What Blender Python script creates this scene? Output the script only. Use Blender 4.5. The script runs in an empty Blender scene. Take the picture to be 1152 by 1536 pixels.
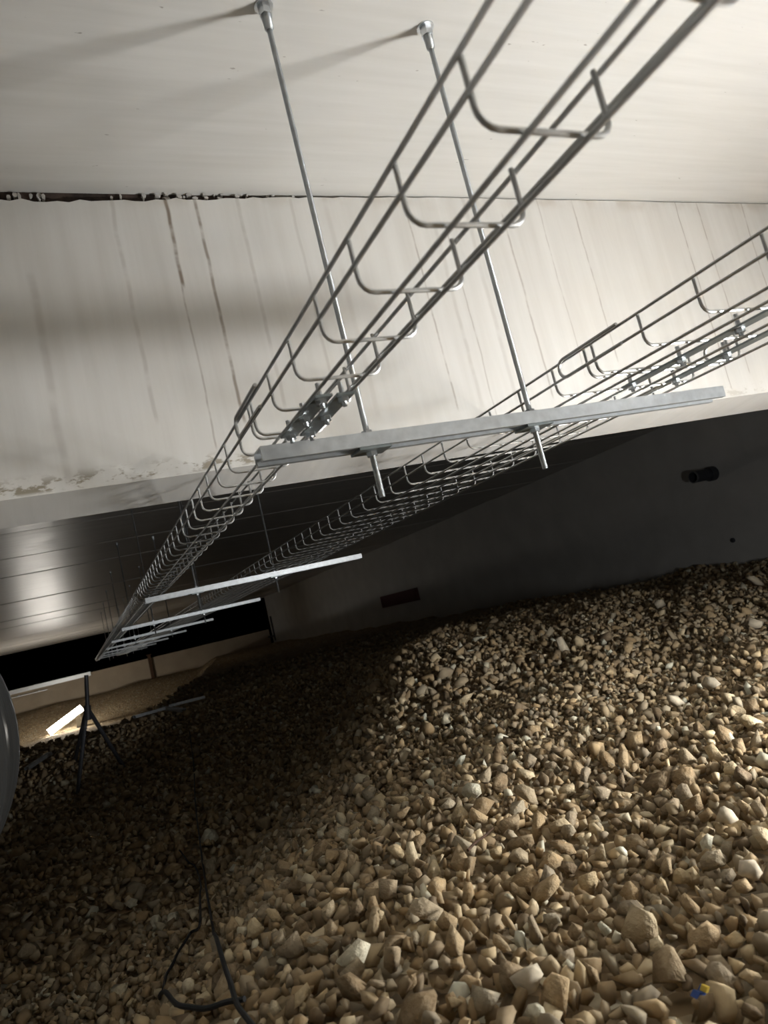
import bpy, bmesh, math, random
import numpy as np
from mathutils import Matrix, Vector

random.seed(7)
rng = np.random.default_rng(11)
scene = bpy.context.scene
COL = scene.collection

# ------------------------------------------------------------------ camera
CAM_Z = 0.5                       # the phone is held half a metre above the gravel
FOCAL_PX = 1067.75                # for a 1152 x 1536 frame
AXES = ((0.8958, 0.1650, -0.4116), (-0.3773, -0.2047, -0.9030), (-0.2330, 0.9648, -0.1213))
_m = np.array(AXES); _u, _s, _v = np.linalg.svd(_m); ROT = _u @ _v      # camera -> world
cam = bpy.data.cameras.new('camera'); cam_ob = bpy.data.objects.new('camera', cam); COL.objects.link(cam_ob)
cam.sensor_fit = 'VERTICAL'; cam.sensor_height = 36.0; cam.sensor_width = 27.0
cam.lens = FOCAL_PX / 1536 * 36.0
cam.clip_start = 0.01; cam.clip_end = 200
M4 = Matrix([list(ROT[i]) + [0] for i in range(3)] + [[0, 0, 0, 1]])
cam_ob.matrix_world = Matrix.Translation((0, 0, CAM_Z)) @ M4
cam.dof.use_dof = True; cam.dof.focus_distance = 1.7; cam.dof.aperture_fstop = 9.0
scene.camera = cam_ob

# ------------------------------------------------------------------ light level
LAMP_NEAR = 116.0                 # emission of the fluorescent work light beside the camera
LAMP_FAR = 19.0                   # emission of the one lying far down the crawl space
EXPOSURE = 2.25
world = bpy.data.worlds.new('world'); scene.world = world; world.use_nodes = True
world.node_tree.nodes['Background'].inputs[0].default_value = (0.8, 0.85, 1.0, 1)
world.node_tree.nodes['Background'].inputs[1].default_value = 0.0
vs = scene.view_settings
vs.view_transform = 'Standard'; vs.look = 'None'; vs.gamma = 1.0; vs.exposure = EXPOSURE; vs.use_curve_mapping = False

# ------------------------------------------------------------------ material helpers
class NT:
    def __init__(self, name):
        self.mat = bpy.data.materials.new(name); self.mat.use_nodes = True
        self.t = self.mat.node_tree; self.t.nodes.clear()
        self.out = self.n('ShaderNodeOutputMaterial'); self.b = self.n('ShaderNodeBsdfPrincipled')
        self.l(self.b.outputs[0], self.out.inputs[0])
    def n(self, typ, **k):
        nd = self.t.nodes.new(typ)
        for a, v in k.items(): setattr(nd, a, v)
        return nd
    def l(self, a, b): self.t.links.new(a, b)
    def set(self, sock, v):
        if hasattr(v, 'links'): self.l(v, sock)
        else: sock.default_value = v
    def math(self, op, a, b=0.0, clamp=False):
        nd = self.n('ShaderNodeMath', operation=op, use_clamp=clamp)
        self.set(nd.inputs[0], a); self.set(nd.inputs[1], b); return nd.outputs[0]
    def coords(self, scale=(1, 1, 1), kind='Object'):
        tc = self.n('ShaderNodeTexCoord'); mp = self.n('ShaderNodeMapping')
        self.l(tc.outputs[kind], mp.inputs[0]); mp.inputs['Scale'].default_value = scale
        return mp.outputs[0]
    def noise(self, vec, scale, detail=4, rough=0.55):
        nd = self.n('ShaderNodeTexNoise'); self.l(vec, nd.inputs['Vector'])
        nd.inputs['Scale'].default_value = scale; nd.inputs['Detail'].default_value = detail
        nd.inputs['Roughness'].default_value = rough
        return nd.outputs['Fac']
    def ramp(self, fac, stops, interp='LINEAR'):
        nd = self.n('ShaderNodeValToRGB'); cr = nd.color_ramp; cr.interpolation = interp
        while len(cr.elements) < len(stops): cr.elements.new(0.5)
        for e, (p, c) in zip(cr.elements, stops):
            e.position = p; e.color = (c[0], c[1], c[2], 1) if hasattr(c, '__len__') else (c, c, c, 1)
        self.l(fac, nd.inputs[0]); return nd.outputs[0]
    def maprange(self, v, a, b, c, d):
        nd = self.n('ShaderNodeMapRange'); nd.interpolation_type = 'SMOOTHSTEP'
        self.set(nd.inputs['Value'], v)
        for k, x in zip(('From Min', 'From Max', 'To Min', 'To Max'), (a, b, c, d)): nd.inputs[k].default_value = x
        return nd.outputs[0]
    def mix(self, fac, a, b, blend='MIX'):
        nd = self.n('ShaderNodeMix', data_type='RGBA', blend_type=blend)
        self.set(nd.inputs[0], fac)
        for s, v in ((nd.inputs[6], a), (nd.inputs[7], b)):
            if hasattr(v, 'links'): self.l(v, s)
            else: s.default_value = (v[0], v[1], v[2], 1)
        return nd.outputs[2]
    def bump(self, h, strength=0.3, dist=0.01):
        nd = self.n('ShaderNodeBump'); nd.inputs['Strength'].default_value = strength; nd.inputs['Distance'].default_value = dist
        self.l(h, nd.inputs['Height']); self.l(nd.outputs[0], self.b.inputs['Normal'])
    def done(self, color=None, rough=0.5, metal=0.0, spec=None):
        if color is not None:
            if hasattr(color, 'links'): self.l(color, self.b.inputs['Base Color'])
            else: self.b.inputs['Base Color'].default_value = (*color, 1)
        self.set(self.b.inputs['Roughness'], rough); self.b.inputs['Metallic'].default_value = metal
        if spec is not None: self.b.inputs['Specular IOR Level'].default_value = spec
        return self.mat

def mat_simple(name, color, rough=0.5, metal=0.0, var=0.12, scale=30, bump=0.0):
    m = NT(name); v = m.coords(); f = m.noise(v, scale)
    c2 = tuple(max(0, x * (1 - 2 * var)) for x in color); c1 = tuple(min(1, x * (1 + var)) for x in color)
    c = m.ramp(f, [(0.3, c2), (0.7, c1)])
    if bump: m.bump(f, bump, 0.004)
    return m.done(c, rough, metal)

def mat_slab():                   # pale ceiling cast on film-faced boards, fine lines along x
    m = NT('pale_ceiling_concrete')
    a = m.noise(m.coords((0.9, 14, 1)), 3.0, 6, 0.6); b = m.noise(m.coords((1, 1, 1)), 1.3, 3)
    c = m.ramp(a, [(0.25, (0.59, 0.575, 0.54)), (0.75, (0.67, 0.655, 0.625))])
    c = m.mix(m.maprange(b, 0.35, 0.75, 0.0, 0.35), c, (0.54, 0.515, 0.47))
    sp = m.noise(m.coords((22, 60, 1)), 1.6, 2)
    c = m.mix(m.maprange(sp, 0.735, 0.80, 0.0, 0.7), c, (0.20, 0.17, 0.14))
    m.bump(a, 0.12, 0.004)
    return m.done(c, 0.6)

def mat_beam():                   # beam face: vertical rust runs and cracks, stained arris at the bottom
    m = NT('stained_beam_concrete')
    tc = m.n('ShaderNodeTexCoord'); sx = m.n('ShaderNodeSeparateXYZ'); m.l(tc.outputs['Object'], sx.inputs[0])
    X, Z = sx.outputs[0], sx.outputs[2]
    a = m.noise(m.coords((16, 1, 1.0)), 1.6, 5, 0.6); b = m.noise(m.coords((1, 1, 1)), 2.2, 3)
    c = m.ramp(a, [(0.25, (0.60, 0.575, 0.535)), (0.75, (0.70, 0.68, 0.645))])
    c = m.mix(m.maprange(b, 0.4, 0.75, 0.0, 0.3), c, (0.60, 0.56, 0.49))
    cb = m.n('ShaderNodeCombineXYZ'); m.l(Z, cb.inputs[2])
    brk = m.noise(m.coords((3, 1, 9)), 2.0, 3)
    brk = m.maprange(brk, 0.30, 0.55, 0.25, 1.0)
    streaks = [  # x, half width, strength, z from, z to
        (0.323, 0.0055, 0.85, 1.245, 1.49), (0.322, 0.0030, 0.40, 0.88, 1.27), (0.389, 0.0050, 0.70, 0.93, 1.49),
        (0.485, 0.006, 0.22, 0.95, 1.46), (0.212, 0.006, 0.22, 0.95, 1.47), (0.03, 0.010, 0.18, 0.85, 1.30),
        (0.915, 0.0035, 0.42, 0.90, 1.46), (1.02, 0.003, 0.30, 0.87, 1.40), (0.985, 0.007, 0.16, 0.9, 1.4),
        (1.205, 0.004, 0.38, 0.90, 1.44), (1.33, 0.003, 0.24, 0.95, 1.45), (1.455, 0.0035, 0.40, 0.98, 1.47),
        (1.09, 0.008, 0.15, 0.9, 1.45), (1.855, 0.003, 0.45, 0.86, 1.47), (1.95, 0.0035, 0.40, 0.9, 1.47),
        (0.70, 0.009, 0.13, 0.9, 1.45), (0.61, 0.005, 0.18, 1.0, 1.46), (2.15, 0.004, 0.35, 0.9, 1.47)]
    total = None
    for i, (x0, w, s, z0, z1) in enumerate(streaks):
        ad = m.n('ShaderNodeVectorMath', operation='ADD'); m.l(cb.outputs[0], ad.inputs[0]); ad.inputs[1].default_value = (i * 3.7, 0, 0)
        wob = m.math('MULTIPLY', m.math('SUBTRACT', m.noise(ad.outputs[0], 4.5, 3), 0.5), 0.022)
        d = m.math('ABSOLUTE', m.math('SUBTRACT', m.math('ADD', X, wob), x0))
        k = m.math('MULTIPLY', m.maprange(d, w * 0.2, w * 1.15, s, 0.0), m.maprange(Z, z0, z0 + 0.02, 0, 1))
        k = m.math('MULTIPLY', k, m.maprange(Z, z1 - 0.02, z1, 1, 0) if z1 < 1.45 else 1.0)
        total = k if total is None else m.math('MAXIMUM', total, k)
    total = m.math('MULTIPLY', total, brk)
    c = m.mix(total, c, (0.17, 0.115, 0.07))
    # ochre and black blotches just above the lower arris, thicker towards the left
    bl = m.noise(m.coords((26, 1, 55)), 1.0, 4, 0.65)
    band = m.math('MULTIPLY', m.maprange(Z, 0.843, 0.852, 0, 1), m.maprange(Z, 0.858, 0.888, 1, 0))
    side = m.maprange(X, 0.2, 1.2, 1.0, 0.35)
    k = m.math('MULTIPLY', m.math('MULTIPLY', m.maprange(bl, 0.50, 0.60, 0, 0.75), band), side)
    c = m.mix(k, c, (0.17, 0.125, 0.055))
    # brown wash under the top joint
    k = m.math('MULTIPLY', m.maprange(Z, 1.43, 1.475, 0, 0.4), m.maprange(m.noise(m.coords((9, 1, 9)), 1.0, 4), 0.45, 0.65, 0, 1))
    c = m.mix(k, c, (0.40, 0.33, 0.25))
    m.bump(a, 0.12, 0.004)
    return m.done(c, 0.6)

def mat_dark_concrete(name, rough, c1=(0.27, 0.255, 0.235), c2=(0.36, 0.345, 0.32), stretch=(1, 1, 1), bump=0.15):
    m = NT(name); a = m.noise(m.coords(stretch), 2.5, 6, 0.6)
    c = m.ramp(a, [(0.3, c1), (0.7, c2)]); m.bump(a, bump, 0.006)
    r = m.maprange(m.noise(m.coords(stretch), 5.0, 3), 0.3, 0.7, rough * 0.85, rough * 1.2)
    return m.done(c, r)

def mat_galv(name, color, rough=0.36, thread=False, metal=1.0):
    m = NT(name); f = m.noise(m.coords(), 60, 3)
    c = m.ramp(f, [(0.3, tuple(x * 0.8 for x in color)), (0.7, color)])
    if thread:
        w = m.n('ShaderNodeTexWave', wave_type='BANDS', bands_direction='Z'); m.l(m.coords(), w.inputs[0])
        w.inputs['Scale'].default_value = 200.0; m.bump(w.outputs['Fac'], 0.6, 0.001)
    return m.done(c, rough, metal)

def mat_duct():                   # spiral duct: fine streaks running round the pipe
    m = NT('duct_steel'); f = m.noise(m.coords((1.5, 70, 1.5)), 1.0, 4, 0.6)
    c = m.ramp(f, [(0.3, (0.30, 0.30, 0.29)), (0.7, (0.55, 0.55, 0.53))]); m.bump(f, 0.25, 0.004)
    return m.done(c, m.maprange(f, 0.3, 0.7, 0.42, 0.30), 0.9)

STONE_STOPS = [(0.0, (0.169, 0.118, 0.071)), (0.16, (0.281, 0.193, 0.103)), (0.32, (0.416, 0.284, 0.146)), (0.46, (0.292, 0.236, 0.165)),
               (0.60, (0.485, 0.338, 0.179)), (0.74, (0.371, 0.312, 0.221)), (0.86, (0.585, 0.435, 0.245)), (0.94, (0.675, 0.548, 0.353)), (1.0, (0.725, 0.707, 0.565))]
def mat_stone(name, attr):
    m = NT(name)
    if attr:
        a = m.n('ShaderNodeAttribute', attribute_name='tone'); f = a.outputs['Fac']
    else:
        f = m.n('ShaderNodeObjectInfo').outputs['Random']
    c = m.ramp(f, STONE_STOPS)
    n1 = m.noise(m.coords((1, 1, 1), 'Object'), 45 if attr else 2.2, 4)
    c = m.mix(m.maprange(n1, 0.35, 0.7, 0.0, 0.45), c, (0.42, 0.325, 0.205))
    m.bump(n1, 0.25, 0.006 if attr else 0.15)
    return m.done(c, 0.9, spec=0.25)

def mat_ground():
    m = NT('gravel_bed')
    v = m.coords(); vo = m.n('ShaderNodeTexVoronoi'); m.l(v, vo.inputs['Vector']); vo.inputs['Scale'].default_value = 26
    sp = m.n('ShaderNodeSeparateColor'); m.l(vo.outputs['Color'], sp.inputs[0])
    c = m.ramp(sp.outputs[0], STONE_STOPS)
    c = m.mix(0.35, c, (0.22, 0.165, 0.10))
    m.bump(m.math('SUBTRACT', 1.0, vo.outputs['Distance']), 1.0, 0.03)
    return m.done(c, 0.95, spec=0.2)

def mat_emit(name, color, strength):
    m = NT(name); e = m.n('ShaderNodeEmission'); e.inputs[0].default_value = (*color, 1); e.inputs[1].default_value = strength
    m.l(e.outputs[0], m.out.inputs[0]); return m.mat

M = dict(
    slab=mat_slab(), beam=mat_beam(),
    panel=mat_dark_concrete('smooth_ceiling_panel', 0.36, (0.42, 0.40, 0.375), (0.56, 0.54, 0.505), (0.7, 9, 1), 0.10),
    wall=mat_dark_concrete('wall_concrete', 0.7, (0.42, 0.41, 0.39), (0.52, 0.505, 0.48)), endwall=mat_dark_concrete('low_wall_concrete', 0.8, (0.36, 0.29, 0.21), (0.45, 0.37, 0.27)),
    galv=mat_galv('galvanised_steel', (0.66, 0.68, 0.69), 0.42, False, 0.9), wire=mat_galv('zinc_wire', (0.56, 0.56, 0.55), 0.44), rod=mat_galv('threaded_zinc', (0.56, 0.59, 0.61), 0.34, True),
    fitting=mat_galv('bright_fitting', (0.66, 0.68, 0.70), 0.28), dark_fit=mat_galv('dull_zinc_bar', (0.30, 0.33, 0.33), 0.45),
    duct=mat_duct(),
    rust=mat_simple('rusty_joint', (0.055, 0.035, 0.026), 0.9, 0, 0.4, 40, 0.4), mortar=mat_simple('mortar', (0.52, 0.49, 0.45), 0.9, 0, 0.15, 60),
    pvc=mat_simple('dark_plastic_pipe', (0.035, 0.037, 0.045), 0.5, 0, 0.1), rim=mat_simple('lit_plastic_rim', (0.10, 0.10, 0.105), 0.5, 0, 0.1), black=mat_simple('black_rubber', (0.012, 0.012, 0.012), 0.55, 0, 0.1),  # rim: the pipe plastic painted paler, as its lit edge
    blacksteel=mat_simple('black_painted_steel', (0.05, 0.05, 0.055), 0.5, 0.0, 0.15), red=mat_simple('dull_red_board', (0.11, 0.03, 0.03), 0.8, 0, 0.2),
    white=mat_simple('white_enamel', (0.75, 0.75, 0.73), 0.4, 0, 0.04), wood=mat_simple('brown_twig', (0.10, 0.05, 0.025), 0.9, 0, 0.3, 80),
    rag=mat_simple('blue_plastic', (0.03, 0.08, 0.30), 0.5, 0, 0.2), yellow=mat_simple('yellow_plastic', (0.6, 0.42, 0.05), 0.5, 0, 0.1),
    stone=mat_stone('crushed_stone', True), stone1=mat_stone('crushed_stone_single', False), ground=mat_ground(), pale_stone=mat_simple('pale_stone', (0.62, 0.52, 0.375), 0.9, 0, 0.1, 2.5),
    tube_near=mat_emit('lit_tube_near', (0.965, 0.99, 1.0), LAMP_NEAR), tube_far=mat_emit('lit_tube_far', (1.0, 0.95, 0.86), LAMP_FAR))

# ------------------------------------------------------------------ mesh helpers
class MB:
    def __init__(self): self.v = []; self.f = []
    def box(self, x0, x1, y0, y1, z0, z1):
        o = len(self.v)
        self.v += [(x, y, z) for z in (z0, z1) for y in (y0, y1) for x in (x0, x1)]
        self.f += [tuple(o + i for i in q) for q in ((0, 2, 3, 1), (4, 5, 7, 6), (0, 1, 5, 4), (2, 6, 7, 3), (0, 4, 6, 2), (1, 3, 7, 5))]
        return self
    def tube(self, pts, r, n=8, cap=True, radii=None):
        pts = [Vector(p) for p in pts]; o = len(self.v); up = None
        for i, p in enumerate(pts):
            a = pts[max(i - 1, 0)]; b = pts[min(i + 1, len(pts) - 1)]; d = (b - a).normalized()
            if up is None:
                up = Vector((0, 0, 1)) if abs(d.z) < 0.9 else Vector((1, 0, 0))
            up = (up - d * up.dot(d)).normalized(); s = d.cross(up)
            rr = radii[i] if radii else r
            for k in range(n):
                t = 2 * math.pi * k / n; self.v.append(tuple(p + (up * math.cos(t) + s * math.sin(t)) * rr))
        for i in range(len(pts) - 1):
            for k in range(n):
                a = o + i * n + k; b = o + i * n + (k + 1) % n
                self.f.append((a, b, b + n, a + n))
        if cap:
            self.f.append(tuple(o + k for k in range(n))[::-1]); e = o + (len(pts) - 1) * n
            self.f.append(tuple(e + k for k in range(n)))
        return self
    def prism(self, poly, axis, a, b):       # extrude a closed 2-D polygon along x, y or z
        o = len(self.v); n = len(poly)
        for c in (a, b):
            for u, w in poly:
                self.v.append({'x': (c, u, w), 'y': (u, c, w), 'z': (u, w, c)}[axis])
        for i in range(n):
            j = (i + 1) % n; self.f.append((o + i, o + j, o + n + j, o + n + i))
        self.f.append(tuple(range(o, o + n))[::-1]); self.f.append(tuple(range(o + n, o + 2 * n)))
        return self
    def lathe(self, prof, axis_pt, axis='z', n=24):   # profile of (radius, height) pairs
        o = len(self.v); ax, ay, az = axis_pt
        for r, h in prof:
            for k in range(n):
                t = 2 * math.pi * k / n; c, s = r * math.cos(t), r * math.sin(t)
                self.v.append({'z': (ax + c, ay + s, az + h), 'y': (ax + c, ay + h, az + s), 'x': (ax + h, ay + c, az + s)}[axis])
        for i in range(len(prof) - 1):
            for k in range(n):
                a = o + i * n + k; b = o + i * n + (k + 1) % n
                self.f.append((a, b, b + n, a + n))
        return self
    def mesh(self, name, mat, smooth=False):
        me = bpy.data.meshes.new(name); me.from_pydata(self.v, [], self.f)
        bm = bmesh.new(); bm.from_mesh(me); bmesh.ops.recalc_face_normals(bm, faces=bm.faces); bm.to_mesh(me); bm.free()
        me.materials.append(mat)
        if smooth:
            me.polygons.foreach_set('use_smooth', [True] * len(me.polygons))
            try: me.set_sharp_from_angle(angle=math.radians(40))
            except Exception: pass
        return me
    def build(self, name, mat, parent=None, smooth=False):
        return link(name, self.mesh(name, mat, smooth), parent)

def link(name, me, parent=None, loc=None):
    o = bpy.data.objects.new(name, me); COL.objects.link(o)
    if parent is not None: o.parent = parent
    if loc is not None: o.location = loc
    return o
def tag(o, label=None, cat=None, group=None, kind=None):
    if label: o['label'] = label
    if cat: o['category'] = cat
    if group: o['group'] = group
    if kind: o['kind'] = kind
    return o
def thing(name, label, cat, loc=(0, 0, 0), group=None):
    o = link(name, None, None, loc); o.empty_display_size = 0.05
    return tag(o, label, cat, group)
def copy_tree(o, parent=None):
    c = o.copy(); COL.objects.link(c); c.parent = parent
    for ch in list(o.children): copy_tree(ch, c)
    return c
def hexagon(r): return [(r * math.cos(math.pi / 3 * k), r * math.sin(math.pi / 3 * k)) for k in range(6)]

# ------------------------------------------------------------------ the setting
ZC, ZC2, ZB, Y_B0, Y_B1, X_W = 1.48, 1.69, 0.843, 1.444, 1.715, 6.4
Y_END = 26.3; Y_B2 = 1.60
def smooth(a, b, x):
    t = np.clip((np.asarray(x, float) - a) / (b - a), 0, 1); return t * t * (3 - 2 * t)
_ph = rng.uniform(0, 6.28, (10, 2)); _dir = rng.uniform(-1, 1, (10, 2))
def ground(x, y):
    x = np.asarray(x, float); y = np.asarray(y, float); h = np.zeros(np.broadcast(x, y).shape)
    for i in range(10):
        k = 1.4 + 0.75 * i; h = h + 0.016 / (1 + 0.3 * i) * np.sin(k * (_dir[i, 0] * x + _dir[i, 1] * y) * 1.6 + _ph[i, 0])
    crest = (y - (1.12 + 0.37 * x)) / 1.07                  # heap near the viewer drops beyond a diagonal crest, added for its shade
    drop = 0.075 * (1 - smooth(0.2, 1.5, x))
    h = h - drop * smooth(-0.05, 0.5, crest) + 0.8 * drop * smooth(2.5, 4.5, crest)
    h = h + 0.13 * smooth(0.1, 1.9, crest) * smooth(0.5, 1.9, x) * (1 - smooth(3.6, 5.6, x)) * (1 - smooth(4.5, 6.5, y))  # rise added so the back right gravel catches more lamp light
    side = -0.87 * (x - 0.10) + 0.494 * (y - 1.12)            # ridge and fall to the left, shaped to catch and block lamp light
    h = h + (0.065 * np.exp(-((side + 0.12) / 0.36) ** 2) - 0.22 * smooth(-0.05, 0.7, side)) * (1 - smooth(4.6, 6.0, y))
    s = x - (0.05 + 0.19 * (y - 6.0))                       # bank on the right of the hollow holding the far lamp
    hollow = (smooth(6.2, 15.0, y) - 0.75 * smooth(22.5, 26.5, y)) * (1 - smooth(-0.4, 0.4, s))
    h = h + 0.05 * np.exp(-((y - 6.0) / 0.6) ** 2) - 0.88 * hollow
    return h

gx = np.concatenate([np.linspace(-4.2, -1.2, 16)[:-1], np.linspace(-1.2, 3.6, 121), np.linspace(3.6, X_W + 0.05, 30)[1:]])
gy = np.concatenate([np.linspace(-3, -0.3, 10)[:-1], np.linspace(-0.3, 7, 160), np.linspace(7, 14, 90)[1:], np.linspace(14, 40, 90)[1:]])
GX, GY = np.meshgrid(gx, gy); GZ = ground(GX, GY) - 0.022
nx, ny = len(gx), len(gy)
verts = np.stack([GX, GY, GZ], -1).reshape(-1, 3)
ii = (np.arange(ny - 1)[:, None] * nx + np.arange(nx - 1)[None]).reshape(-1)
quads = np.stack([ii, ii + 1, ii + nx + 1, ii + nx], -1)
def np_mesh(name, v, faces, mat):
    me = bpy.data.meshes.new(name); k = faces.shape[1]
    me.vertices.add(len(v)); me.vertices.foreach_set('co', v.astype(np.float32).ravel())
    me.loops.add(faces.size); me.loops.foreach_set('vertex_index', faces.astype(np.int32).ravel())
    me.polygons.add(len(faces)); me.polygons.foreach_set('loop_start', np.arange(len(faces), dtype=np.int32) * k)
    me.update(calc_edges=True); me.validate(); me.materials.append(mat); return me
fl = np_mesh('floor', verts, quads, M['ground']); fl.polygons.foreach_set('use_smooth', [True] * len(fl.polygons))
tag(link('floor', fl), 'tan gravel bed of the crawl space', kind='structure')

tag(MB().box(-4.2, X_W + 0.2, -3.2, Y_B1, ZC, ZC + 0.25).build('ceiling', M['slab']), 'pale concrete ceiling slab above the cable trays', kind='structure')
far_ceiling = tag(MB().box(-4.2, X_W + 0.2, Y_B1, Y_END, ZC2 + 0.03, ZC2 + 0.2).build('ceiling_far', M['rust']), 'dark shiny ceiling of boards beyond the beam', kind='structure')
y = Y_B1; k = 0
while y < Y_END - 0.05:
    w = 1.42 + random.uniform(-0.25, 0.35); y1 = min(y + w, Y_END); dz = random.uniform(-0.006, 0.006)
    me = MB().box(-4.2, X_W, y + 0.012, y1 - 0.012, ZC2 + dz, ZC2 + 0.04).mesh('ceiling_panel', M['panel'])
    o = link('ceiling_panel', me, far_ceiling); o.rotation_euler.x = 0
    y = y1
tag(MB().box(X_W, X_W + 0.2, -3.2, Y_END, -0.4, 1.9).build('wall_right', M['wall']), 'dark concrete side wall behind the gravel', kind='structure')
tag(MB().box(-4.4, -4.2, -3.2, Y_END + 14, -0.4, 1.9).build('wall_left', M['wall']), 'concrete side wall', kind='structure')
tag(MB().box(-4.4, X_W + 0.2, -3.4, -3.2, -0.4, 1.9).build('wall_back', M['wall']), 'concrete wall behind the viewer', kind='structure')
tag(MB().box(-4.2, X_W, Y_END + 0.4, Y_END + 0.65, -0.5, 0.50).build('wall_far', M['endwall']), 'low brown lit wall at the far end', kind='structure')

# beam with a joint under the ceiling that closes from left to right
def gap(x): return 0.0045 + 0.031 * (1 - float(smooth(-0.3, 1.1, x)))
xs = [-4.2, -2, -1, -0.6] + [-0.4 + 0.022 * i for i in range(100)] + [2.2, 3.0, 4.5, X_W]
bm_ = MB()
for i, x in enumerate(xs):
    zt = ZC - gap(x) * (1 + (random.uniform(-0.22, 0.16) if -0.45 < x < 2 else 0))
    bm_.v += [(x, Y_B0, ZB), (x, Y_B0, zt), (x, Y_B1, zt), (x, Y_B2, ZB - 0.021)]
for i in range(len(xs) - 1):
    a = i * 4
    bm_.f += [(a, a + 4, a + 5, a + 1), (a + 1, a + 5, a + 6, a + 2), (a + 2, a + 6, a + 7, a + 3), (a + 3, a + 7, a + 4, a)]
bm_.f += [(0, 1, 2, 3), tuple(len(bm_.v) - 4 + q for q in (3, 2, 1, 0))]
beam = tag(bm_.build('trim_1', M['beam']), 'pale concrete downstand beam with rust runs below the ceiling joint', kind='structure')
MB().box(-4.2, X_W, Y_B0 + 0.016, Y_B1, ZC - 0.03, ZC - 0.0002).build('joint_filler', M['rust'], beam)
lump = MB()
for q in range(38):
    x = random.choice([0.03, 0.07, 0.25, 0.31, 0.36, 0.42, 0.47, 0.53, 0.6]) + random.uniform(-0.035, 0.035); g = gap(x)
    w = random.uniform(0.002, 0.008); zc = ZC - g * random.uniform(0.05, 0.95); hgt = g * random.uniform(0.12, 0.30)
    pts = [(x + w * math.cos(a) * random.uniform(0.6, 1.1), zc + hgt * math.sin(a) * random.uniform(0.6, 1.1)) for a in (0.2, 1.1, 2.2, 3.0, 4.0, 5.2)]
    lump.prism([(u, min(v_, ZC - 0.0004)) for u, v_ in pts], 'y', Y_B0 + random.uniform(0.003, 0.012), Y_B0 + 0.02)
tag(lump.build('mortar_crumb', M['mortar'], beam), kind='stuff')

# ------------------------------------------------------------------ wire mesh cable trays
TZ0, TZ1 = 0.7525, 0.802
def cross_wire_mesh(x0, x1, r=0.0022):
    rc = 0.013; zb = TZ0 + 0.0025; pts = [(x0, 0, TZ1 + 0.001), (x0, 0, zb + rc)]
    for t in (22, 45, 68, 90): pts.append((x0 + rc - rc * math.cos(math.radians(t)), 0, zb + rc - rc * math.sin(math.radians(t))))
    for t in (0, 22, 45, 68, 90): pts.append((x1 - rc + rc * math.sin(math.radians(t)), 0, zb + rc - rc * math.cos(math.radians(t))))
    pts.append((x1, 0, TZ1 + 0.001))
    return MB().tube(pts, r, 7).mesh('cross_wire', M['wire'], True)
def cable_tray(label, x0, x1, bottoms, first, joint, y0, y1, bar_x, bar_y, near_limit=8.0):
    t = thing('cable_tray', label, 'cable tray', (x0, y0, TZ0), 'wire mesh cable trays')
    W = Matrix.Translation((-x0, -y0, -TZ0))
    def put(name, mb, mat, parent=t, smooth_=True):
        mb.v = [(a - x0, b - y0, c - TZ0) for a, b, c in mb.v] if parent is t else mb.v
        return mb.build(name, mat, parent, smooth_)
    longs = [(x0 - 0.004, TZ1 - 0.001), (x0 - 0.004, TZ1 - 0.026), (x1 + 0.004, TZ1 - 0.001), (x1 + 0.004, TZ1 - 0.026)]
    longs += [(b, TZ0 - 0.002) for b in bottoms]
    for lx, lz in longs:
        n = max(2, int((y1 - y0) / 1.5)); pts = [(lx, y0 + (y1 - y0) * i / n, lz) for i in range(n + 1)]
        put('long_wire', MB().tube(pts, 0.0022, 7), M['wire'])
    me = cross_wire_mesh(x0, x1)
    for v in me.vertices: v.co.x -= x0; v.co.z -= TZ0
    k0 = int(math.floor((y0 - first) / 0.1)) + 1; ys = [first + 0.1 * k for k in range(k0, int((y1 - first) / 0.1) + 1)]
    ys = [v for v in ys if v > y0 + 0.01] + [joint]
    far = MB(); proto_v = [tuple(v.co) for v in me.vertices]; proto_f = [tuple(p.vertices) for p in me.polygons]
    for yy in ys:
        if yy < near_limit: link('cross_wire', me, t, (0, yy - y0, 0))
        else:
            o = len(far.v); far.v += [(a, b + yy - y0, c) for a, b, c in proto_v]; far.f += [tuple(o + q for q in f) for f in proto_f]
    if far.v: tag(far.build('far_cross_wires', M['wire'], t, True), kind='stuff')
    # splice on the joint: wire loops clipped over the side wires, flat bars bolted under the floor wires
    for sx, off in ((x0, -0.0085), (x1, 0.0085)):
        for jy in (joint - 0.085,):
            za, zb = TZ1 + 0.001, TZ1 - 0.028; xx = sx + off; pts = []
            for q in range(0, 9): a = math.pi * q / 8; pts.append((xx, jy + 0.125 + (za - zb) / 2 * math.sin(a), (za + zb) / 2 + (za - zb) / 2 * math.cos(a)))
            pts = [(xx, jy, za)] + pts + [(xx, jy, zb)]
            put('splice_clip', MB().tube(pts, 0.0027, 7), M['wire'])
    for bx in bar_x:
        b = put('splice_bar', MB().box(bx - 0.011, bx + 0.011, bar_y[0], bar_y[1], TZ0 - 0.0085, TZ0 - 0.0055), M['dark_fit'], smooth_=False)
        n = max(2, round((bar_y[1] - bar_y[0]) / 0.1))
        for q in range(n + 1):
            by = bar_y[0] + 0.012 + (bar_y[1] - bar_y[0] - 0.024) * q / n
            mbb = MB().prism([(u + bx, w + by) for u, w in hexagon(0.007)], 'z', TZ0 - 0.0145, TZ0 - 0.0085)
            mbb.tube([(bx, by, TZ0 - 0.019), (bx, by, TZ0 + 0.012)], 0.0032, 8)
            mbb.v = [(a - x0, b_ - y0, c - TZ0) for a, b_, c in mbb.v]
            mbb.build('bolt', M['fitting'], b, True)
    return t
cable_tray('narrow galvanised wire cable tray hanging nearest the viewer, left of the wide one', 0.260, 0.362, [0.290, 0.337], 0.210, 0.928, -0.6, 20.0, (0.298, 0.326), (0.74, 0.90))
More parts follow.
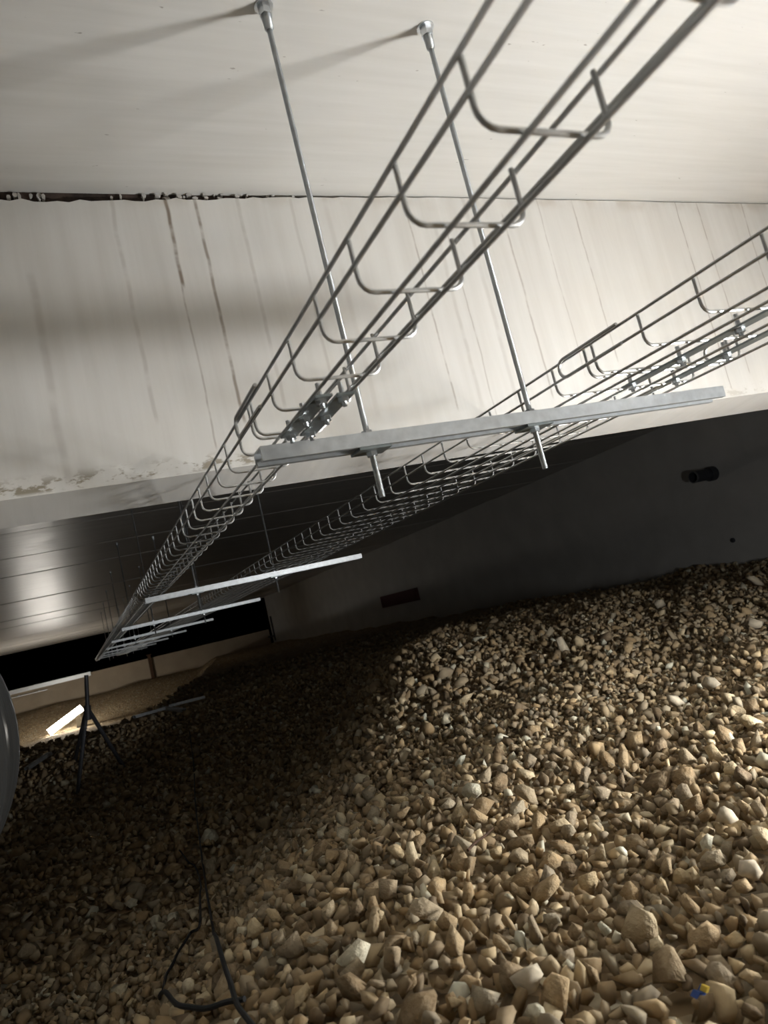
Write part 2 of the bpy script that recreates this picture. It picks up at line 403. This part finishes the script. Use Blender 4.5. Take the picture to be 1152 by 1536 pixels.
cable_tray('wide galvanised wire cable tray with shiny mesh floor on the right ends of the struts', 0.763, 1.072, [0.792, 0.842, 0.892, 0.942, 0.992, 1.042], 0.600, 0.818, 0.02, 20.0, (0.868, 0.965), (0.52, 0.86))

# ------------------------------------------------------------------ trapeze hangers
def channel_poly(yc, zt):      # 41 x 21 strut with its slot facing down
    w, h, th, lip, ret = 0.0205, 0.021, 0.0025, 0.0095, 0.006
    out = [(-w, 0), (w, 0), (w, -h), (w - lip, -h), (w - lip, -h + ret), (w - lip + th, -h + ret), (w - lip + th, -h + th), (w - th, -h + th), (w - th, -th),
           (-w + th, -th), (-w + th, -h + th), (-w + lip - th, -h + th), (-w + lip - th, -h + ret), (-w + lip, -h + ret), (-w + lip, -h), (-w, -h)]
    return [(yc + a, zt + b) for a, b in out]
def hanger(label, yc, xa, xb, rods, ztop):
    zt = TZ0 - 0.0065
    t = thing('trapeze_hanger', label, 'hanger', (xa, yc, zt), 'trapeze hangers carrying the cable trays')
    def put(name, mb, mat, parent=t, sm=False):
        mb.v = [(a - xa, b - yc, c - zt) for a, b, c in mb.v]; return mb.build(name, mat, parent, sm)
    put('strut_channel', MB().prism(channel_poly(yc, zt), 'x', xa, xb), M['galv'])
    for rx in rods:
        r = put('threaded_rod', MB().tube([(rx, yc, 0.65), (rx, yc, ztop - 0.002)], 0.0046, 10), M['rod'], sm=True)
        put('square_washer', MB().box(rx - 0.026, rx + 0.026, yc - 0.020, yc + 0.020, zt - 0.0255, zt - 0.0215), M['dark_fit'], r)
        put('hex_nut', MB().prism([(u + rx, w + yc) for u, w in hexagon(0.0088)], 'z', zt - 0.0325, zt - 0.0256), M['fitting'], r)
        put('hex_nut', MB().prism([(u + rx, w + yc) for u, w in hexagon(0.0088)], 'z', zt + 0.0005, zt + 0.007), M['fitting'], r)
        put('ceiling_washer', MB().lathe([(0.004, -0.002), (0.016, -0.002), (0.016, -0.0002), (0.004, -0.0002)], (rx, yc, ztop), 'z', 20), M['fitting'], r)
        put('ceiling_nut', MB().prism([(u + rx, w + yc) for u, w in hexagon(0.0115)], 'z', ztop - 0.019, ztop - 0.0022), M['fitting'], r)
        put('anchor_sleeve', MB().lathe([(0.0048, -0.046), (0.0075, -0.043), (0.0085, -0.019), (0.0048, -0.019)], (rx, yc, ztop), 'z', 12), M['rod'], r, True)
    return t
hanger('nearest trapeze hanger, its strut and rods large against the pale beam', 0.951, 0.265, 1.175, (0.437, 0.738), ZC)
order = ['second trapeze hanger, first one beyond the beam', 'third trapeze hanger from the viewer, below the dark ceiling', 'fourth trapeze hanger from the viewer, deep in the dark bay',
         'fifth trapeze hanger from the viewer along the tray run', 'sixth trapeze hanger from the viewer along the tray run', 'seventh trapeze hanger from the viewer, small and far off', 'farthest trapeze hanger near where the trays end']
for i, (yc, lb) in enumerate(zip((3.16, 5.35, 7.55, 9.75, 12.0, 14.2, 16.4), order)):
    hanger(lb, yc, 0.27, 1.265, (0.487, 0.84), ZC2)

# branch trunking running off to the left at the far end of the trays
t = thing('cable_trunking', 'pale metal trunking running left from the far end of the trays', 'trunking', (-3.6, 26.6, 0.40))
def at_(mb, o):
    x, y_, z = o.location; mb.v = [(a - x, b - y_, c - z) for a, b, c in mb.v]; return mb
at_(MB().box(-3.6, 0.12, 26.50, 26.695, 0.40, 0.52), t).build('trunking_body', M['galv'], t)
at_(MB().box(-3.6, 0.12, 26.49, 26.697, 0.52, 0.53), t).build('trunking_lid', M['galv'], t)
t = thing('strut_bar', 'short pale strut fixed to the low wall under the far trunking', 'strut', (-2.3, 26.6, 0.26))
at_(MB().prism(channel_poly(26.60, 0.30), 'x', -2.4, -1.25), t).build('strut_channel', M['galv'], t)
for x in (-2.1, -1.5): at_(MB().box(x - 0.02, x + 0.02, 26.60, 26.697, 0.30, 0.32), t).build('wall_clip', M['galv'], t)

# ------------------------------------------------------------------ lamps
def tube_lamp(label, a, b, emit, back, R, group='fluorescent work lights'):
    a, b = Vector(a), Vector(b); d = (b - a).normalized(); back = (Vector(back) - d * Vector(back).dot(d)).normalized(); side = d.cross(back)
    t = thing('work_light', label, 'lamp', a, group)
    def put(name, mb, mat, parent=t, sm=False):
        mb.v = [tuple(Vector(v) - a) for v in mb.v]; return mb.build(name, mat, parent, sm)
    put('fluorescent_tube', MB().tube([a + d * 0.02, b - d * 0.02], R, 16), emit, sm=True)
    for p, q in ((a, a + d * 0.02), (b - d * 0.02, b)): put('end_cap', MB().tube([p, q], R * 1.08, 16), M['white'], sm=True)
    def slab(p, q, w, off0, off1):
        m = MB(); cs = []
        for e in (p, q):
            for s in (-w, w):
                for o in (off0, off1): cs.append(e + side * s + back * o)
        m.v = [tuple(c) for c in cs]; m.f = [(0, 1, 3, 2), (4, 6, 7, 5), (0, 4, 5, 1), (2, 3, 7, 6), (0, 2, 6, 4), (1, 5, 7, 3)]; return m
    put('batten', slab(a - d * 0.01, b + d * 0.01, R * 1.2, R * 1.6, R * 1.6 + 0.035), M['white'])
    for p in (a + d * 0.008, b - d * 0.008): put('lamp_holder', slab(p - d * 0.006, p + d * 0.006, R * 0.6, R * 0.8, R * 1.65), M['white'])
    return t, d
g0 = float(ground(1.68, 0.28))
near, d = tube_lamp('lit fluorescent work light standing on the gravel beside the viewer', (1.66, 0.24, g0 + 0.04), (1.91, 0.38, g0 + 0.31), M['tube_near'], (1, -0.35, -0.6), 0.028)
MB().box(0.06, 0.22, -0.03, 0.03, -0.09, 0.03).build('foot', M['white'], near)
g1 = float(ground(-0.65, 12.0)); 
far, d = tube_lamp('glowing fluorescent tube leaning low on the gravel in the distance', (-1.20, 22.0, -0.786), (-0.267, 22.0, -0.358), M['tube_far'], (0.35, 0.1, -1), 0.065)
MB().box(0.72, 0.86, -0.03, 0.03, -0.12, 0.27).build('foot', M['white'], far)

# ------------------------------------------------------------------ duct on the left
t = thing('ventilation_duct', 'large round galvanised duct with ringed end at the left edge', 'duct', (-0.775, 2.6, -0.15))
R = 0.55; prof = [(R - 0.02, -0.004), (R, -0.004)]
for yy in (-0.05, -0.12, -0.40, -0.80, -1.2, -1.6, -2.0, -2.4): prof += [(R, yy + 0.012), (R + 0.006, yy + 0.004), (R + 0.006, yy - 0.004), (R, yy - 0.012)]
prof += [(R, -3.0), (R - 0.02, -3.0), (R - 0.02, -0.004)]
MB().lathe(prof, (0, 0, 0.55), 'y', 72).build('duct_shell', M['duct'], t, True)
MB().lathe([(R - 0.03, -0.02), (R + 0.004, -0.02), (R + 0.004, 0.004), (R - 0.03, 0.004), (R - 0.03, -0.02)], (0, 0, 0.55), 'y', 72).build('end_ring', M['galv'], t)

# ------------------------------------------------------------------ tripod stand in the middle distance
t = thing('tripod_stand', 'dark steel stand with splayed legs in front of the glowing lamp', 'stand', (-0.05, 5.1, -0.08))
P = lambda x, y_, z: (x + 0.05, y_ - 5.1, z + 0.08)
MB().tube([P(-0.04, 5.1, 0.22), P(-0.004, 5.1, 0.49)], 0.013, 10).build('mast', M['blacksteel'], t, True)
for fx, fy in ((-0.174, 5.08), (0.121, 5.28), (-0.17, 5.50)):
    MB().tube([P(-0.034, 5.1, 0.29), P(fx, fy, float(ground(fx, fy)) - 0.01)], 0.013, 8).build('leg', M['blacksteel'], t, True)
MB().tube([P(-0.042, 5.1, 0.21), P(-0.030, 5.1, 0.30)], 0.021, 10).build('collar', M['blacksteel'], t, True)

# ------------------------------------------------------------------ things on the right wall
t = thing('pipe_stub', 'short dark plastic pipe stub sticking out of the right wall', 'pipe', (X_W, 5.50, 1.005))
MB().lathe([(0.058, 0), (0.062, 0), (0.062, -0.30), (0.054, -0.30), (0.054, -0.02)], (0, 0, 0), 'x', 32).build('pipe_body', M['pvc'], t, True)
MB().lathe([(0.06, 0), (0.078, 0), (0.078, -0.07), (0.072, -0.078), (0.062, -0.078)], (0, 0, 0), 'x', 32).build('pipe_socket', M['pvc'], t, True)
MB().lathe([(0.053, -0.302), (0.064, -0.302), (0.064, -0.286), (0.062, -0.286)], (0, 0, 0), 'x', 32).build('pipe_rim', M['rim'], t, True)
MB().lathe([(0.0, -0.03), (0.055, -0.03)], (0, 0, 0), 'x', 32).build('pipe_inside', M['black'], t)
t = thing('wall_plug', 'small dark round plug low on the right wall', 'plug', (X_W, 5.50, 0.263))
MB().lathe([(0.0, -0.02), (0.022, -0.02), (0.026, -0.012), (0.026, 0.0)], (0, 0, 0), 'x', 20).build('plug_cap', M['pvc'], t, True)
t = thing('red_board', 'dull red board fixed low on the dark right wall', 'board', (X_W - 0.003, 13.3, 0.36))
MB().box(-0.03, 0, 0, 2.0, 0, 0.26).build('board_face', M['red'], t); MB().box(-0.04, -0.03, 0.05, 0.10, 0.02, 0.24).build('batten', M['red'], t); MB().box(-0.04, -0.03, 1.9, 1.95, 0.02, 0.24).build('batten', M['red'], t)
t = thing('wall_bracket', 'small black bracket at the far end of the right wall', 'bracket', (X_W, Y_END - 0.4, 0.2))
MB().box(-0.25, 0, 0, 0.08, 0, 0.06).build('arm', M['blacksteel'], t); MB().box(-0.04, 0, -0.02, 0.10, -0.15, 0.75).build('plate', M['blacksteel'], t)
t = thing('rusty_post', 'short rust brown post against the low far wall', 'post', (2.05, Y_END + 0.30, -0.25))
MB().box(-0.05, 0.05, -0.05, 0.05, 0, 0.85).build('shaft', M['wood'], t); MB().box(-0.08, 0.08, -0.08, 0.08, 0.85, 0.88).build('cap', M['wood'], t)

# ------------------------------------------------------------------ offcuts lying on the gravel in the distance
def offcut(label, p, q, w=0.02):
    p = Vector((*p, float(ground(*p)) + 0.060)); q = Vector((*q, float(ground(*q)) + 0.060)); d = (q - p); L = d.length
    poly = channel_poly(0, 0.0); mb = MB().prism(poly, 'x', 0, L); o = mb.build('strut_offcut', M['galv'])
    o.location = p; o.rotation_mode = 'QUATERNION'; o.rotation_quaternion = d.to_track_quat('X', 'Z')
    return tag(o, label, 'strut', 'strut offcuts lying on the gravel')
offcut('strut offcut lying left-most of those on the gravel right of the stand', (0.27, 5.92), (0.50, 6.02))
offcut('strut offcut lying angled on the gravel, its right end nearer the viewer', (0.50, 6.12), (0.62, 5.80))
offcut('strut offcut lying farthest off on the gravel behind the other two', (0.56, 6.22), (0.84, 6.16))
offcut('strut offcut lying beside the duct end at the left edge', (-0.462, 5.50), (-0.32, 5.66))

# ------------------------------------------------------------------ cables, twig, scrap
def spline(pts, n=8):
    pts = [np.array(p, float) for p in pts]; out = []
    for i in range(len(pts) - 1):
        p0, p1, p2, p3 = pts[max(i - 1, 0)], pts[i], pts[i + 1], pts[min(i + 2, len(pts) - 1)]
        for k in range(n):
            u = k / n
            out.append(0.5 * ((2 * p1) + (p2 - p0) * u + (2 * p0 - 5 * p1 + 4 * p2 - p3) * u * u + (3 * p1 - p0 - 3 * p2 + p3) * u ** 3))
    out.append(pts[-1]); return out
def cable(label, xy, r, lift=0.030):
    ps = spline(xy); pts = [(p[0], p[1], float(ground(p[0], p[1])) + lift + 0.0015 * math.sin(i * 0.7)) for i, p in enumerate(ps)]
    return tag(MB().tube(pts, r, 8).build('cable', M['black'], None, True), label, 'cable', 'black cables on the gravel')
cable('long thin black cable running straight up the gravel at the lower left', [(0.584, 5.38), (0.525, 4.943), (0.399, 4.028), (0.308, 3.242), (0.261, 2.836), (0.186, 2.058), (0.145, 1.62), (0.113, 1.226), (0.1, 1.029), (0.094, 0.909), (0.10, 0.75)], 0.0034, 0.034)
cable('black cable curling in a loop beside the long straight one', [(0.215, 3.15), (0.23, 3.035), (0.245, 2.866), (0.162, 2.098), (0.123, 2.032), (0.078, 1.927), (0.043, 1.80), (0.022, 1.50), (0.026, 1.212), (0.039, 1.058), (0.070, 0.985), (0.105, 0.95)], 0.0034, 0.032)
tw = [(0.506, 1.102), (0.53, 1.117), (0.555, 1.126), (0.58, 1.14)]
tag(MB().tube([(x, y_, float(ground(x, y_)) + 0.032 + 0.003 * i) for i, (x, y_) in enumerate(tw)], 0.003, 7, radii=[0.0024, 0.0022, 0.002, 0.0012]).build('twig', M['wood'], None, True), 'thin brown twig lying across the gravel', 'twig')
sx_, sy_ = 0.497, 0.622
t = thing('plastic_scrap', 'crumpled blue and yellow plastic scrap at the bottom edge', 'scrap', (sx_, sy_, float(ground(sx_, sy_)) + 0.022))
MB().prism([(-0.009, 0), (-0.003, 0.004), (0.002, 0.001), (0.008, 0.005), (0.007, 0.002), (0.002, -0.001), (-0.004, 0.002)], 'y', -0.004, 0.005).build('blue_film', M['rag'], t)
MB().prism([(0.002, 0.002), (0.006, 0.006), (0.009, 0.005), (0.005, 0.001)], 'y', -0.006, 0.002).build('yellow_film', M['yellow'], t)

# ------------------------------------------------------------------ gravel
def stone_template(seed):
    r = np.random.default_rng(seed); n = 12
    p = r.normal(size=(n, 3)); p /= np.linalg.norm(p, axis=1, keepdims=True); p *= r.uniform(0.82, 1.0, (n, 1))
    p *= np.array([1.0, r.uniform(0.7, 1.0), r.uniform(0.55, 0.85)])
    bm = bmesh.new()
    for q in p: bm.verts.new(q)
    res = bmesh.ops.convex_hull(bm, input=bm.verts)
    kill = [g for g in res['geom_interior'] + res['geom_unused'] if isinstance(g, bmesh.types.BMVert)]
    bmesh.ops.delete(bm, geom=list(set(kill)), context='VERTS')
    bmesh.ops.triangulate(bm, faces=bm.faces); bmesh.ops.recalc_face_normals(bm, faces=bm.faces)
    bm.verts.index_update()
    v = np.array([q.co[:] for q in bm.verts]); f = np.array([[q.index for q in fc.verts] for fc in bm.faces]); bm.free()
    return v, f
TPL = [stone_template(100 + i) for i in range(28)]
def rand_rot(n):
    q = rng.normal(size=(n, 4)); q /= np.linalg.norm(q, axis=1, keepdims=True); w, x, y_, z = q.T
    return np.stack([np.stack([1 - 2 * (y_ * y_ + z * z), 2 * (x * y_ - z * w), 2 * (x * z + y_ * w)], -1),
                     np.stack([2 * (x * y_ + z * w), 1 - 2 * (x * x + z * z), 2 * (y_ * z - x * w)], -1),
                     np.stack([2 * (x * z - y_ * w), 2 * (y_ * z + x * w), 1 - 2 * (x * x + y_ * y_)], -1)], 1)
P_, S_ = [], []
def scatter(x0, x1, y0, y1, step, smin, smax, lift, keep=None, skew=1.8):
    X, Y = np.meshgrid(np.arange(x0, x1, step), np.arange(y0, y1, step)); X = X.ravel(); Y = Y.ravel()
    X = X + rng.uniform(-0.5, 0.5, X.shape) * step; Y = Y + rng.uniform(-0.5, 0.5, Y.shape) * step
    if keep is not None: k = keep(X, Y); X, Y = X[k], Y[k]
    s = smin + (smax - smin) * rng.uniform(0, 1, X.shape) ** skew
    Z = ground(X, Y) + lift + rng.uniform(-0.006, 0.006, X.shape) + (s - smin) * 0.25
    P_.append(np.stack([X, Y, Z], -1)); S_.append(s)
duct_clear = lambda X, Y: ~((np.abs(X + 0.775) < 0.33) & (Y < 2.65))
near_k = lambda X, Y: duct_clear(X, Y)
scatter(-0.7, 2.6, 0.35, 2.5, 0.023, 0.0095, 0.021, -0.005, near_k)
scatter(-0.7, 2.6, 0.35, 2.5, 0.043, 0.012, 0.032, 0.006, near_k, 2.8)
far_k = lambda X, Y: duct_clear(X, Y) & ~((X < 2.55) & (Y < 2.45)) & (np.hypot(X, Y) < 6.2) & (X > -0.25 * Y - 0.5)
scatter(-1.6, 4.9, 0.2, 6.2, 0.038, 0.013, 0.031, 0.0, far_k)
scatter(-1.6, 4.9, 0.2, 6.2, 0.11, 0.022, 0.048, 0.010, far_k, 2.6)
scatter(4.4, 6.35, 2.0, 9.0, 0.085, 0.022, 0.05, 0.0)
scatter(-1.2, 4.4, 6.0, 11.5, 0.12, 0.025, 0.05, 0.0, lambda X, Y: (X > -0.1 * Y - 0.2) & (X < 0.55 * Y))
heroes = [(2.034, 2.847, 0.050, 0), (2.779, 2.42, 0.055, 0), (4.241, 3.568, 0.075, 0), (1.685, 1.67, 0.034, 0), (1.498, 1.635, 0.032, 0), (0.894, 0.939, 0.024, 0), (3.228, 3.433, 0.05, 0), (0.372, 0.742, 0.024, 0), (0.747, 0.77, 0.024, 0)]
P0 = np.concatenate(P_); S0 = np.concatenate(S_)
N = len(P0); ROTS = rand_rot(N); SC = S0[:, None] * np.stack([rng.uniform(0.95, 1.25, N), rng.uniform(0.8, 1.1, N), rng.uniform(0.75, 1.05, N)], -1)
T = rng.integers(0, len(TPL), N); TONE = rng.uniform(0, 1, N)
# the 300 stones that show largest in the frame stay single objects
rel = (P0 - np.array([0, 0, CAM_Z])) @ ROT
px = 576 - FOCAL_PX * rel[:, 0] / rel[:, 2]; py = 768 + FOCAL_PX * rel[:, 1] / rel[:, 2]
size = np.where((rel[:, 2] < 0) & (px > 8) & (px < 1144) & (py > 8) & (py < 1528), S0 / -rel[:, 2], 0)
size = size * np.where(P0[:, 2] - ground(P0[:, 0], P0[:, 1]) > 0.004, 1.0, 0.3)
big = np.argsort(-size)[:291]; single = np.zeros(N, bool); single[big] = True
tmesh = []
for i, (v, f) in enumerate(TPL): tmesh.append(np_mesh('stone', v, f, M['stone1']))
def put_stone(pos, rot, sc, ti, label, group=None):
    o = link('stone', tmesh[ti]); m4 = np.eye(4); m4[:3, :3] = rot * sc[None, :]; m4[:3, 3] = pos
    o.matrix_world = Matrix(m4.tolist()); return tag(o, label, 'stone', group)
for i in big: put_stone(P0[i], ROTS[i], SC[i], int(T[i]), 'larger angular stone lying on top of the nearest gravel', 'larger stones in the near gravel')
names = ['pale block-like stone standing out on the gravel below the dark wall', 'large tan stone on the far gravel at the right edge', 'very pale stone at the right edge next to the dark wall',
         'whitish stone at the upper rim of the brightly lit gravel patch', 'cream stone left of the whitish one on the rim of the lit patch', 'whitish stone in the lit gravel at the right edge',
         'pale stone on the gravel right below the pipe stub', 'bright stone near the bottom edge, right of the black cables', 'cream stone in the lit gravel near the lower right corner']
hr = rand_rot(len(heroes))
pale_mesh = [np_mesh('stone', TPL[i][0], TPL[i][1], M['pale_stone']) for i in (2, 5, 9, 14)]
for (x, y_, s, tone), lb, r_ in zip(heroes, names, hr):
    o = put_stone((x, y_, float(ground(x, y_)) + s * 0.45 + 0.012), r_, np.array([s * 1.1, s * 0.95, s * 0.85]), random.randrange(len(TPL)), lb)
    o.data = pale_mesh[random.randrange(len(pale_mesh))]
vs_, fs_, tn_, off = [], [], [], 0
for ti, (v, f) in enumerate(TPL):
    idx = np.where((T == ti) & ~single)[0]
    if not len(idx): continue
    vv = np.einsum('nij,nkj->nki', ROTS[idx], v[None] * SC[idx][:, None, :]) + P0[idx][:, None, :]
    ff = f[None] + (np.arange(len(idx)) * len(v))[:, None, None] + off
    vs_.append(vv.reshape(-1, 3)); fs_.append(ff.reshape(-1, 3)); tn_.append(np.repeat(TONE[idx], len(v))); off += len(idx) * len(v)
gm = np_mesh('gravel', np.concatenate(vs_), np.concatenate(fs_), M['stone'])
at = gm.attributes.new('tone', 'FLOAT', 'POINT'); at.data.foreach_set('value', np.concatenate(tn_).astype(np.float32))
tag(link('gravel', gm), 'loose tan crushed gravel covering the crawl space floor', 'gravel', kind='stuff')
print('stones', N, 'tris', len(gm.polygons))
